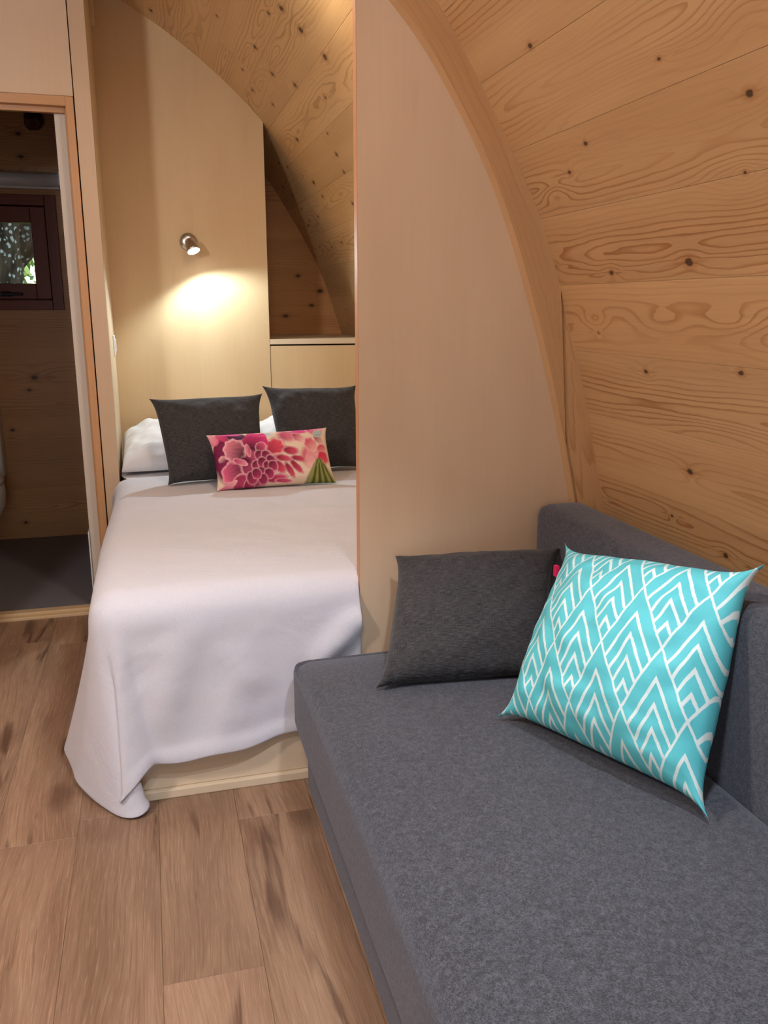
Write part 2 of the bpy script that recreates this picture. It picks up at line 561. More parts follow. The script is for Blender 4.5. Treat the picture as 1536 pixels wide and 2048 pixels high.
# ------------------------------------------------------------------ floor
floor = tag(box('floor', M_gap, None, -1.45, 1.5, -2.3, 3.53, -0.06, -0.012), 'oak-look laminate floor of long brown planks', kind='structure')
PW = 0.192
x_seams = [-0.049 + PW * k for k in range(-7, 8)]
butts = {0: 1.405}
def plank(x0, x1, y0, y1, i):
    g = 0.0002
    bm = bmesh.new()
    b = 0.0006
    lo = [(x0 + g, y0 + g), (x1 - g, y0 + g), (x1 - g, y1 - g), (x0 + g, y1 - g)]
    hi = [(x0 + g + b, y0 + g + b), (x1 - g - b, y0 + g + b), (x1 - g - b, y1 - g - b), (x0 + g + b, y1 - g - b)]
    rows = [[bm.verts.new((x, y, z)) for x, y in pts] for pts, z in ((lo, -0.011), (lo, -0.0006), (hi, 0.0))]
    for k in range(2):
        for j in range(4):
            bm.faces.new([rows[k][j], rows[k][(j + 1) % 4], rows[k + 1][(j + 1) % 4], rows[k + 1][j]])
    bm.faces.new(rows[2]); bm.faces.new(rows[0][::-1])
    o = from_bm('floor_plank', bm, M_oak, floor)
    uv_by_axes(o.data, 1, 0, 0, -(x0 + x1) / 2)
    return o
BUTT = [0.55, 1.02, 0.30, 0.85, 0.1, 0.62, 1.405, 0.12, 0.75]
for i in range(len(x_seams) - 1):
    x0, x1 = x_seams[i], x_seams[i + 1]
    if x1 < -1.38 or x0 > 0.8: continue
    k = round((x0 + 0.049) / PW)
    y = {0: 1.405, -1: 0.72, -2: 3.22, 1: 0.62, 2: 1.1}.get(k, random.uniform(0, 1.3))
    ys = [y + 1.285 * j for j in range(-4, 4)]
    ys = [-2.2] + [t for t in ys if -2.1 < t < 3.45] + [3.528]
    for a, b in zip(ys[:-1], ys[1:]): plank(x0, x1, a, b, i)
tag(box('floor_bathroom', M_grey_floor, None, -1.45, -0.16, 3.60, 4.90, -0.06, 0.0), 'dark grey vinyl floor of the bathroom', kind='structure')

# ------------------------------------------------------------------ shell: right wall, roof, left wall
def shell_back(name, s0, s1, y0, y1, label):
    bm = bmesh.new()
    n = max(3, int((s1 - s0) / 0.05))
    ins, outs = [], []
    for i in range(n + 1):
        s = s0 + (s1 - s0) * i / n
        a = Vector(arc_pt(max(0, s - 0.004))); b = Vector(arc_pt(min(2 * SMAX, s + 0.004))); p = Vector(arc_pt(s))
        d = (b - a).normalized(); nrm = Vector((d.y, -d.x))     # outward
        ins.append(p + nrm * 0.018); outs.append(p + nrm * 0.09)
    for (pa, pb) in ((y0, y1),):
        I0 = [bm.verts.new((p.x, pa, p.y)) for p in ins]; I1 = [bm.verts.new((p.x, pb, p.y)) for p in ins]
        O0 = [bm.verts.new((p.x, pa, p.y)) for p in outs]; O1 = [bm.verts.new((p.x, pb, p.y)) for p in outs]
        for i in range(n):
            bm.faces.new([I0[i], I0[i + 1], I1[i + 1], I1[i]]); bm.faces.new([O0[i], O1[i], O1[i + 1], O0[i + 1]])
            bm.faces.new([I0[i], O0[i], O0[i + 1], I0[i + 1]]); bm.faces.new([I1[i], I1[i + 1], O1[i + 1], O1[i]])
        bm.faces.new([I0[0], I1[0], O1[0], O0[0]]); bm.faces.new([I0[-1], O0[-1], O1[-1], I1[-1]])
    o = from_bm(name, bm, M_shell)
    return tag(o, label, kind='structure')

def board(parent, s0, s1, y0, y1, mat):
    """one tongue-and-groove board: face follows the curve, edges chamfered into a fine groove"""
    bm = bmesh.new()
    g, ch = 0.0002, 0.0009
    ss = [s0 + g, s0 + g + ch, s0 + (s1 - s0) / 3, s0 + 2 * (s1 - s0) / 3, s1 - g - ch, s1 - g]
    dep = [0.0006, 0, 0, 0, 0, 0.0006]
    prof = []
    for s, dd in zip(ss, dep):
        a = Vector(arc_pt(max(0, s - 0.004))); b = Vector(arc_pt(min(2 * SMAX, s + 0.004))); p = Vector(arc_pt(min(max(s, 0), 2 * SMAX)))
        d = (b - a).normalized(); nrm = Vector((d.y, -d.x))
        prof.append((p + nrm * dd, s))
        if s == ss[0]: first = p + nrm * 0.017
        if s == ss[-1]: last = p + nrm * 0.017
    loop = [(first, s0)] + prof + [(last, s1)]
    uvl = bm.loops.layers.uv.new('UVMap')
    ye = [(y0 + 0.0004, 0), (y1 - 0.0004, 0)]
    A = [bm.verts.new((p.x, ye[0][0], p.y)) for p, s in loop]; B = [bm.verts.new((p.x, ye[1][0], p.y)) for p, s in loop]
    n = len(loop)
    def face(vs_, uvs):
        f = bm.faces.new(vs_)
        for lp, q in zip(f.loops, uvs): lp[uvl].uv = q
    for i in range(n):
        j = (i + 1) % n
        face([A[i], A[j], B[j], B[i]], [(y0, loop[i][1]), (y0, loop[j][1]), (y1, loop[j][1]), (y1, loop[i][1])])
    face(A[::-1], [(y0, s) for p, s in loop[::-1]]); face(B, [(y1, s) for p, s in loop])
    me = bpy.data.meshes.new('board')
    bm.normal_update(); bmesh.ops.recalc_face_normals(bm, faces=bm.faces[:])
    bm.to_mesh(me); bm.free()
    return link('board', me, mat, parent)

SW = s_at_z(1.30)              # wall ends and roof begins at this seam
wall_right = shell_back('wall_right', 0, SW, -2.25, 4.95, 'curved pine-boarded right wall behind the grey sofa')
ceiling = shell_back('ceiling', SW, 2 * SMAX - SW, -2.25, 4.95, 'curved pine-boarded vault overhead')
wall_left = shell_back('wall_left', 2 * SMAX - SW, 2 * SMAX, -2.25, 4.95, 'curved pine-boarded left wall')
s = S0 - BW
rj = random.Random(3)
while s < 2 * SMAX - 0.02:
    a, b = max(s, 0.0), min(s + BW, 2 * SMAX)
    mid = (a + b) / 2
    par = wall_right if mid < SW else (ceiling if mid < 2 * SMAX - SW else wall_left)
    if b - a > 0.02:
        # the ridge gets a joint
        parts = [(a, SMAX), (SMAX, b)] if a < SMAX - 0.01 < b - 0.02 else [(a, b)]
        for (c, d) in parts:
            board(par, c, d, -2.2, 2.05, M_pine)
            j = rj.uniform(2.7, 4.3)
            board(par, c, d, 2.052, j, M_pine_nook)
            board(par, c, d, j, 4.885, M_pine_nook)
    s += BW

# ------------------------------------------------------------------ end wall (y = 4.88) with bathroom window opening
WX0, WX1, WZ0, WZ1 = -0.985, -0.415, 1.23, 1.80
wall_end = empty('wall_end', (0, 4.88, 0)); wall_end.location = (0, 0, 0)
tag(wall_end, 'pine-boarded end wall behind bed niche and bathroom', kind='structure')
for (a, b, c, d) in ((-2.05, WX0, 0, 2.75), (WX1, 1.5, 0, 2.75), (WX0, WX1, 0, WZ0), (WX0, WX1, WZ1, 2.75)):
    box('backing', M_shell, wall_end, a, b, 4.90, 4.97, c, d)
def end_board(poly, y0=4.88, y1=4.899):
    z0 = min(p[1] for p in poly); z1 = max(p[1] for p in poly)
    b = 0.0007
    cz = (z0 + z1) / 2
    bm = bmesh.new()
    front = [bm.verts.new((p[0], y0, p[1] - math.copysign(b, p[1] - cz))) for p in poly]
    mid = [bm.verts.new((p[0], y0 + 0.0006, p[1])) for p in poly]
    back = [bm.verts.new((p[0], y1, p[1])) for p in poly]
    n = len(poly)
    bm.faces.new(front); bm.faces.new(back[::-1])
    for i in range(n):
        j = (i + 1) % n
        bm.faces.new([front[i], mid[i], mid[j], front[j]]); bm.faces.new([mid[i], back[i], back[j], mid[j]])
    o = from_bm('board', bm, M_pine_end, wall_end)
    uv_by_axes(o.data, 0, 2, 20, 0)
z = 0.09 - 0.19
while z < 2.6:
    a, b = max(z, 0.0), min(z + 0.19, 2.58)
    xa, xb = prof_x(a), prof_x(b)
    end_board([(-0.12, a), (xa + 0.01, a), (xb + 0.01, b), (-0.12, b)])
    la, lb = 2 * XC - xa - 0.01, 2 * XC - xb - 0.01
    if a >= WZ0 - 0.01 and b <= WZ1 + 0.01:
        end_board([(la, a), (WX0, a), (WX0, b), (lb, b)]); end_board([(WX1, a), (-0.22, a), (-0.22, b), (WX1, b)])
    else:
        end_board([(la, a), (-0.22, a), (-0.22, b), (lb, b)])
    z += 0.19

# ------------------------------------------------------------------ partition between bed and sofa (right), with laminated rib
ARC_IN = [(1.16, 0.40), (1.089, .731), (1.056, .872), (1.022, 1.007), (.984, 1.138), (.943, 1.265), (.900, 1.387), (.852, 1.504), (.797, 1.616), (.730, 1.724), (.661, 1.826),
          (.565, 1.932), (.44, 2.052), (.30, 2.165), (.15, 2.268), (0.0, 2.352), (-.15, 2.43), (XC, 2.50)]
AI = [Vector(p) for p in ARC_IN]
AIr = resample(ARC_IN)
for _ in range(30):
    AIr = [AIr[0]] + [(AIr[i - 1] + AIr[i] * 2 + AIr[i + 1]) / 4 for i in range(1, len(AIr) - 1)] + [AIr[-1]]
def ai_x(z): return float(np.interp(z, [p[1] for p in AIr], [p[0] for p in AIr]))
PX0 = 0.497
ztop = float(np.interp(-PX0, [-p[0] for p in AIr], [p[1] for p in AIr]))
poly = [(PX0, 0.0), (prof_x(0.0) + .01, 0.0)]
for k in range(0, 40):
    zz = 0.02 + k * (ztop + 0.05 - 0.02) / 39
    poly.append((min(ai_x(zz) + 0.03, prof_x(zz) + 0.005), zz))
poly[-1] = (PX0, ztop + 0.06)
wall_partition = prism('wall_partition', M_birch, None, poly, 2.055, 2.085, uv=(2, 0))
tag(wall_partition, 'tall pale birch plywood partition between bed and grey sofa', kind='structure')
box('edge_band', M_edge, wall_partition, PX0 - 0.0012, PX0, 2.0552, 2.0848, 0.0, ztop + 0.04)

trim_rib = tag(empty('trim_1'), 'laminated orange pine arch rib edging the partition', kind='structure')
def rib_part(name, inner, outer, y0, y1, mat):
    bm = bmesh.new(); uvl = bm.loops.layers.uv.new('UVMap')
    n = len(inner); S = 0.0; us = [0.0]
    for i in range(1, n):
        S += (Vector(inner[i]) - Vector(inner[i - 1])).length; us.append(S)
    rows = []
    for (p, q) in zip(inner, outer):
        rows.append([bm.verts.new((p[0], y0, p[1])), bm.verts.new((q[0], y0, q[1])), bm.verts.new((q[0], y1, q[1])), bm.verts.new((p[0], y1, p[1]))])
    for i in range(n - 1):
        w = (Vector(outer[i]) - Vector(inner[i])).length; w2 = (Vector(outer[i + 1]) - Vector(inner[i + 1])).length
        vv = [(0, w), (w, w + y1 - y0), (w, 0), (0, -(y1 - y0))]
        for k in range(4):
            f = bm.faces.new([rows[i][k], rows[i][(k + 1) % 4], rows[i + 1][(k + 1) % 4], rows[i + 1][k]])
            va, vb = ((0, w), (w, w + .05), (w + .05, w + .1), (-.04, 0))[k]
            for lp, q in zip(f.loops, [(us[i], va), (us[i], vb), (us[i + 1], vb), (us[i + 1], va)]): lp[uvl].uv = q
    bm.faces.new(rows[0]); bm.faces.new(rows[-1][::-1])
    return from_bm(name, bm, mat, trim_rib)
inner, outer = [], []
N = 60
for i in range(N + 1):
    p = AIr[int(i * (len(AIr) - 1) / N)]
    if p[1] < 0.70: continue
    # the outer edge: along the shell above z=1.25, a straight cut below
    a = AIr[max(int(i * (len(AIr) - 1) / N) - 1, 0)]; b = AIr[min(int(i * (len(AIr) - 1) / N) + 1, len(AIr) - 1)]
    d = (b - a).normalized(); nr = Vector((d.y, -d.x))
    t = 0.0
    while t < 0.3:
        q = p + nr * t
        if q.x > (prof_x(q.y) if q.y < 2.61 else -9): break
        t += 0.002
    if p[1] < 1.235:
        xcut = 1.066 + (1.022 - 1.066) * (p[1] - 0.74) / (1.25 - 0.74)
        xcut = max(p[0] + 0.003, xcut)
        q = Vector((min(xcut, prof_x(p[1])), p[1]))
    inner.append((p[0], p[1])); outer.append((q.x, q.y))
rib_part('arch_beam', inner, outer, 2.018, 2.0545, M_lam)
low_i, low_o = [], []
for k in range(13):
    zz = 0.30 + k * (1.27 - 0.30) / 12
    xi = max(1.069 + (1.025 - 1.069) * (zz - 0.74) / (1.25 - 0.74), ai_x(zz) + 0.004)
    low_i.append((xi, zz)); low_o.append((max(xi + 0.001, prof_x(zz) + 0.002), zz))
rib_part('wall_post', low_i, low_o, 2.022, 2.0545, M_lam)

# ------------------------------------------------------------------ headboard wall and niche cabinet
YH = 4.15
poly = [(-0.15, 0.0), (0.563, 0.0)]
for k in range(24):
    x = 0.563 - k * (0.563 + 0.15) / 23
    poly.append((x, prof_z(x) + 0.006))
wall_headboard = prism('wall_headboard', M_birch_warm, None, poly, YH, YH + 0.02, uv=(2, 0))
tag(wall_headboard, 'pale birch plywood headboard wall rising to the curved roof', kind='structure')
box('edge_band', M_birch_pale, wall_headboard, 0.5631, 0.5645, YH + 0.0002, YH + 0.0198, 0.0, prof_z(.563) - .002)
wall_nook = tag(box('wall_nook_side', M_birch_pale, None, -0.205, -0.15, 3.60, 4.88, 0.0, 2.56, uv=(2, 1)), 'narrow birch side wall at left of the bed nook', kind='structure')
trim_2 = tag(box('trim_2', M_birch_warm, None, -0.15, -0.132, 4.05, 4.149, 2.40, 2.54, 0.002, uv=(2, 1)), 'small batten high in the corner of the bed nook', kind='structure')

cab = tag(empty('niche_cabinet', (0.58, YH, 0)), 'pale birch cabinet with ledge top filling the niche right of the headboard', 'cabinet')
cab.location = (0, 0, 0)
def cab_poly(z0, z1): return [(0.567, z0)] + [(prof_x(z0 + (z1 - z0) * k / 8) - 0.006, z0 + (z1 - z0) * k / 8) for k in range(9)] + [(0.567, z1)]
prism('body', M_birch_warm, cab, cab_poly(0.0, 1.066), YH + 0.024, 4.872, uv=(2, 0))
prism('door', M_birch_warm, cab, cab_poly(0.02, 1.062), YH + 0.002, YH + 0.022, uv=(2, 0))
poly = [(0.566, 1.070), (prof_x(1.07) - 0.003, 1.070), (prof_x(1.094) - 0.003, 1.094), (0.566, 1.094)]
prism('ledge', M_birch_pale, cab, poly, YH, 4.876, uv=(0, 1))
box('shadow_gap', M_gap, cab, 0.567, 1.05, YH + 0.012, YH + 0.03, 1.062, 1.070)

# ------------------------------------------------------------------ bathroom wall, door casing
YD = 3.578
wall_bath = tag(empty('wall_bathroom'), 'birch panelled wall with the bathroom doorway', kind='structure')
pz = lambda x: prof_z(x) + 0.004
prism('post', M_birch, wall_bath, [(-0.208, 0), (-0.15, 0), (-0.15, pz(-.15)), (-0.208, pz(-.208))], YD, YD + 0.022, uv=(2, 0))
poly = [(-0.212, 2.003)]
poly += [(-0.212, pz(-0.212)), (XC, pz(XC))] + [(x, pz(x)) for x in (-0.45, -0.6, -0.75, -0.9, -1.0, -1.1, -1.2)] 
zl = pz(-1.2); poly += [(2 * XC - prof_x(2.003), 2.003)]
prism('over_panel', M_birch, wall_bath, poly, YD + 0.001, YD + 0.022, uv=(2, 0))
prism('side_panel', M_birch, wall_bath, [(2 * XC - prof_x(0), 0), (-0.96, 0), (-0.96, 2.0), (2 * XC - prof_x(2.0), 2.0)], YD + 0.001, YD + 0.022, uv=(2, 0))
box('backing', M_gap, wall_bath, -0.235, -0.15, YD + 0.0225, YD + 0.03, 0, 2.5)
box('backing', M_gap, wall_bath, -1.1, -0.15, YD + 0.0225, YD + 0.03, 1.99, 2.3)
door = tag(empty('door_1'), 'bathroom doorway with orange pine casing standing open', kind='structure')
def casing(name, x0, x1, z0, z1, y0=YD - 0.006, y1=YD + 0.03, m=M_casing, uv=(2, 0)):
    return box(name, m, door, x0, x1, y0, y1, z0, z1, 0.0015, uv=uv)
DX0, DX1, DZ = -0.958, -0.2125, 2.001
casing('casing', DX1 - 0.028, DX1, 0, DZ)
casing('casing', DX0, DX0 + 0.028, 0, DZ)
casing('head_casing', DX0 + 0.028, DX1 - 0.028, DZ - 0.034, DZ, uv=(0, 2))
casing('lining', DX1 - 0.036, DX1 - 0.022, 0, DZ - 0.034, YD + 0.03, YD + 0.055)
casing('lining', DX0 + 0.022, DX0 + 0.036, 0, DZ - 0.034, YD + 0.03, YD + 0.055)
casing('head_lining', DX0 + 0.036, DX1 - 0.036, DZ - 0.052, DZ - 0.030, YD + 0.03, YD + 0.055, uv=(0, 2))
# pale sliding-door jamb just inside the opening
box('jamb', M_whitegrey, door, DX1 - 0.076, DX1 - 0.01, YD + 0.056, YD + 0.10, 0.0, 1.955, 0.001, uv=(2, 0))
box('head_jamb', M_shell, door, DX0, DX1 - 0.01, YD + 0.056, YD + 0.10, 1.958, 2.05)
box('wall_backing', M_shell, door, DX1 - 0.03, -0.206, YD + 0.03, 4.88, 0.0, 2.5)
tag(box('trim_3', M_white, None, DX1 - 0.082, DX1 - 0.0765, YD + 0.045, YD + 0.12, 0.0, 0.33, 0.001), 'thin white guard strip at the foot of the bathroom door jamb', kind='structure')
# threshold: two stepped pine strips
thr = tag(empty('trim_4'), 'light pine threshold strip under the bathroom doorway', kind='structure')
box('strip', M_birch_warm, thr, -0.96, -0.16, 3.528, 3.556, -0.01, 0.012, 0.003, uv=(0, 1))
box('strip', M_birch_warm, thr, -0.96, -0.16, 3.556, 3.602, -0.01, 0.022, 0.003, uv=(0, 1))
# unseen tall block added at left to shade the bathroom floor, and glazed front
tag(box('wall_light_blocker', M_birch, None, -1.45, -0.80, 2.72, 3.50, 0.0, 1.95, 0.002, uv=(2, 0)), 'unseen birch block added beside the bathroom doorway to shade its floor', kind='structure')
wf = tag(empty('wall_front'), 'front wall of the pod with glazed doors', kind='structure')
poly = [(0.5, 0.0), (prof_x(0) + .02, 0.0)] + [(prof_x(zz) + .02, zz) for zz in (.35, .7, 1.1, 1.5, 1.9, 2.1)] + [(0.5, 2.1)]
prism('side_panel', M_birch, wf, poly, -2.28, -2.2)
prism('side_panel', M_birch, wf, [(2 * XC - p[0], p[1]) for p in poly], -2.28, -2.2)
prism('over_panel', M_birch, wf, [(2 * XC - prof_x(2.1) - .02, 2.1), (prof_x(2.1) + .02, 2.1), (0.3, 2.32), (XC, 2.66), (2 * XC - 0.3, 2.32)], -2.28, -2.2)
dg = tag(empty('door_2'), 'glazed double doors at the front of the pod', kind='structure')
for x0, x1 in ((-1.1, -1.02), (-0.34, -0.26), (0.42, 0.5)): box('stile', M_casing, dg, x0, x1, -2.27, -2.21, 0, 2.1, uv=(2, 0))
for z0, z1 in ((0, 0.12), (2.0, 2.1)): box('rail', M_casing, dg, -1.1, 0.5, -2.265, -2.215, z0, z1, uv=(0, 2))
for x0, x1 in ((-1.02, -0.34), (-0.26, 0.42)): box('pane', M_glass, dg, x0, x1, -2.244, -2.238, 0.12, 2.0)

# ------------------------------------------------------------------ bathroom window
win = tag(empty('window_1'), 'small dark red timber window in the bathroom end wall', kind='structure')
def wb(name, x0, x1, y0, y1, z0, z1, uv): return box(name, M_red, win, x0, x1, y0, y1, z0, z1, 0.002, uv=uv)
wb('frame_stile', WX1 - 0.055, WX1, 4.862, 4.95, WZ0, WZ1, (2, 0)); wb('frame_stile', WX0, WX0 + 0.055, 4.862, 4.95, WZ0, WZ1, (2, 0))
wb('frame_rail', WX0 + 0.056, WX1 - 0.056, 4.864, 4.95, WZ1 - 0.052, WZ1, (0, 2)); wb('frame_rail', WX0 + 0.056, WX1 - 0.056, 4.864, 4.95, WZ0, WZ0 + 0.05, (0, 2))
SX0, SX1, SZ0, SZ1 = WX0 + 0.058, WX1 - 0.058, WZ0 + 0.055, WZ1 - 0.057
for x0, x1, z0, z1 in ((WX0 + .05, WX1 - .05, WZ0 + .045, WZ0 + .075), (WX0 + .05, WX1 - .05, WZ1 - .075, WZ1 - .047), (WX0 + .05, WX0 + .075, WZ0, WZ1), (WX1 - .075, WX1 - .05, WZ0, WZ1)):
    wb('rebate', x0, x1, 4.931, 4.949, z0, z1, (2, 0))
sash = empty('sash'); sash.parent = win
def sb(x0, x1, z0, z1, uv): return box('sash_rail', M_red, sash, x0, x1, 4.874, 4.93, z0, z1, 0.003, uv=uv)
sb(SX1 - 0.072, SX1, SZ0, SZ1, (2, 0)); sb(SX0, SX0 + 0.072, SZ0, SZ1, (2, 0))
sb(SX0 + 0.072, SX1 - 0.072, SZ1 - 0.078, SZ1, (0, 2)); sb(SX0 + 0.072, SX1 - 0.072, SZ0, SZ0 + 0.078, (0, 2))
box('pane', M_glass, sash, SX0 + 0.07, SX1 - 0.07, 4.90, 4.905, SZ0 + 0.076, SZ1 - 0.076)
bm = bmesh.new()
add_box(bm, -0.735, -0.665, 4.855, 4.874, 1.298, 1.322, 0.004); add_box(bm, -0.71, -0.61, 4.838, 4.853, 1.303, 1.317, 0.005); add_box(bm, -0.707, -0.693, 4.85, 4.86, 1.303, 1.317)
from_bm('handle', bm, M_black, win)

# white cable trunking above the window
rol = tag(empty('roller_blind', (-0.7, 4.85, 1.87)), 'rolled white blind tube mounted above the bathroom window', 'blind')
rol.location = (0, 0, 0)
lathe('tube', M_white, rol, [(0.030, 0.0), (0.034, 0.002), (0.034, 0.636), (0.030, 0.638)], 24, rot=Matrix.Rotation(math.pi / 2, 4, 'Y'), loc=(-1.022, 4.838, 1.868))
box('bottom_bar', M_white, rol, -1.02, -0.386, 4.832, 4.846, 1.824, 1.836, 0.003)
for x in (-1.026, -0.383): box('bracket', M_white, rol, x - 0.004, x + 0.004, 4.80, 4.88, 1.84, 1.902, 0.001)

# unlit twin spotlight on the bathroom wall
bl = tag(empty('bathroom_spotlight', (-0.477, 4.86, 2.15)), 'dark unlit twin spotlight high on the bathroom wall', 'lamp')
bl.location = (0, 0, 0)
M_bronze = plain('dark_bronze', lin(96, 70, 58), 0.35, 0.5, 0.6)
toY = Matrix.Rotation(math.pi / 2, 4, 'X')
lathe('base_plate', M_bronze, bl, [(0.045, 0), (0.045, 0.012), (0.036, 0.022)], 24, rot=toY, loc=(-0.485, 4.88, 2.165))
for dx, a in ((-0.03, 0.3), (0.045, -0.4)):
    h = lathe('lamp_head', M_bronze, bl, [(0.018, 0), (0.022, 0.01), (0.030, 0.05), (0.030, 0.065), (0.024, 0.066)], 20,
              rot=Matrix.Rotation(math.pi / 2 + 0.5, 4, 'X') @ Matrix.Rotation(a, 4, 'Y'), loc=(-0.485 + dx * 0.8, 4.85, 2.15))

# toilet (only its rim reaches into the frame)
toi = tag(empty('toilet', (-0.97, 4.5, 0)), 'white ceramic toilet at the left edge inside the bathroom', 'toilet')
toi.location = (0, 0, 0)
def oval(bm, cx, cy, rx, ry, z, n=32): return [bm.verts.new((cx + rx * math.cos(2 * math.pi * i / n), cy + ry * math.sin(2 * math.pi * i / n), z)) for i in range(n)]
def loft(bm, rings):
    for a, b in zip(rings[:-1], rings[1:]):
        n = len(a)
        for i in range(n): bm.faces.new([a[i], a[(i + 1) % n], b[(i + 1) % n], b[i]])
    bm.faces.new(rings[0][::-1]); bm.faces.new(rings[-1])
bm = bmesh.new()
loft(bm, [oval(bm, -0.955, 4.52, rx, ry, z) for rx, ry, z in ((.12, .20, 0), (.115, .19, .08), (.13, .20, .15), (.185, .235, .22), (.208, .25, .28), (.212, .255, .34), (.208, .25, .375), (.17, .21, .38), (.14, .18, .33), (.06, .08, .24))])
from_bm('bowl', bm, M_ceramic, toi, True)
bm = bmesh.new()
loft(bm, [oval(bm, -0.955, 4.53, rx, ry, z) for rx, ry, z in ((.20, .24, .382), (.208, .248, .388), (.208, .248, .402), (.19, .23, .412))])
from_bm('seat_lid', bm, M_ceramic, toi, True)
box('cistern', M_ceramic, toi, -1.15, -0.78, 4.765, 4.872, 0.36, 0.74, 0.015, 3, smooth=False)

# ------------------------------------------------------------------ outside the bathroom window: tree and foliage
def bark_mat():
    m = Mat('lichen_bark', 0.95, 0.1)
    x, y, z = m.obj()
    f = m.noise(x * 14, y * 14, z * 5, detail=4)
    c = m.mix(f.smooth(0.3, 0.7), lin(44, 42, 34), lin(84, 80, 66))
    l = m.voronoi(x * 24, y * 24, z * 24)
    l2 = m.noise(x * 60, y * 60, z * 60, detail=3)
    c = m.mix((1.0 - (l + l2 * 0.6).smooth(0.52, 0.66)) * 0.9, c, lin(176, 196, 190))
    m.color(c); m.bump(f, 0.8, 0.03)
    return m
M_bark = bark_mat()
M_leaf = Mat('bright_leaf', 0.55, 0.3)
M_leaf.color(M_leaf.mix(M_leaf.noise(*[c * 3 for c in M_leaf.obj()], detail=2).smooth(.35, .65), lin(128, 176, 66), lin(196, 226, 120)))
M_leaf.b.inputs['Subsurface Weight'].default_value = 0.0
tree = tag(empty('tree', (-1.32, 7.0, -0.4)), 'lichen-covered tree trunk seen through the bathroom window', 'tree')
tree.location = (0, 0, 0)
bm = bmesh.new()
tube(bm, [(-1.42, 7, -0.5), (-1.36, 7, 0.4), (-1.30, 7, 1.2), (-1.28, 7, 1.6), (-1.22, 7, 2.1), (-1.25, 7, 3.2)], [.56, .47, .42, .42, .46, .36], 28)
for v_ in bm.verts: v_.co += Vector((mnoise.noise(v_.co * 3), mnoise.noise(v_.co * 3 + Vector((9, 0, 0))), 0)) * 0.05
from_bm('trunk', bm, M_bark, tree, True)
bm = bmesh.new()
tube(bm, [(-1.05, 7, 1.55), (-0.86, 6.98, 1.72), (-0.74, 6.95, 1.86), (-0.45, 6.9, 2.15), (-0.1, 6.8, 2.5)], [.16, .14, .13, .10, .06], 14)
from_bm('branch', bm, M_bark, tree, True)
def leaves(name, n, box_, size, seed):
    rr = random.Random(seed); vv, ff = [], []
    for i in range(n):
        c = Vector([rr.uniform(a, b) for a, b in box_]); a = Vector([rr.gauss(0, 1) for _ in range(3)]).normalized(); b = a.orthogonal().normalized()
        s_ = size * rr.uniform(.6, 1.3); k = len(vv); w_ = a.cross(b) * s_ * .12
        vv += [c - a * s_, c + b * s_ * .45 + w_, c + a * s_, c - b * s_ * .45 + w_]; ff += [(k, k + 1, k + 2), (k, k + 2, k + 3)]
    me = bpy.data.meshes.new(name); me.from_pydata(vv, [], ff)
    return link(name, me, M_leaf)
hedge = leaves('hedge_foliage', 5200, ((-2.6, 0.4), (8.6, 9.8), (-0.5, 3.8)), 0.075, 4)
tag(hedge, 'bright green leaves beyond the bathroom window', 'foliage', kind='stuff')
tag(box('ground', plain('grass_ground', lin(90, 120, 60), 0.9, 0.1), None, -9, 9, 5.2, 14, -0.55, -0.5), 'grass outside the pod', kind='structure')

# ------------------------------------------------------------------ bed
bed = tag(empty('bed', (0.4, 3.1, 0)), 'double bed built into the nook on a pale birch base', 'bed')
bed.location = (0, 0, 0)
box('base_panel', M_birch_pale, bed, -0.13, 0.496, 2.058, 2.076, 0.026, 0.30, 0.001, uv=(0, 2))
box('base_panel', M_birch_pale, bed, -0.13, -0.112, 2.0765, 3.59, 0.0, 0.30, 0.001, uv=(1, 2))
bt = box('base_strip', M_birch_pale, bed, -0.13, 0.496, 2.044, 2.076, 0.0, 0.025, 0.003, uv=(0, 2))
box('mattress', M_white_linen, bed, -0.12, 0.487, 2.09, 4.10, 0.302, 0.548, 0.03, 3, smooth=False)
box('mattress', M_white_linen, bed, 0.4885, 1.03, 2.11, 4.10, 0.302, 0.548, 0.03, 3, smooth=False)

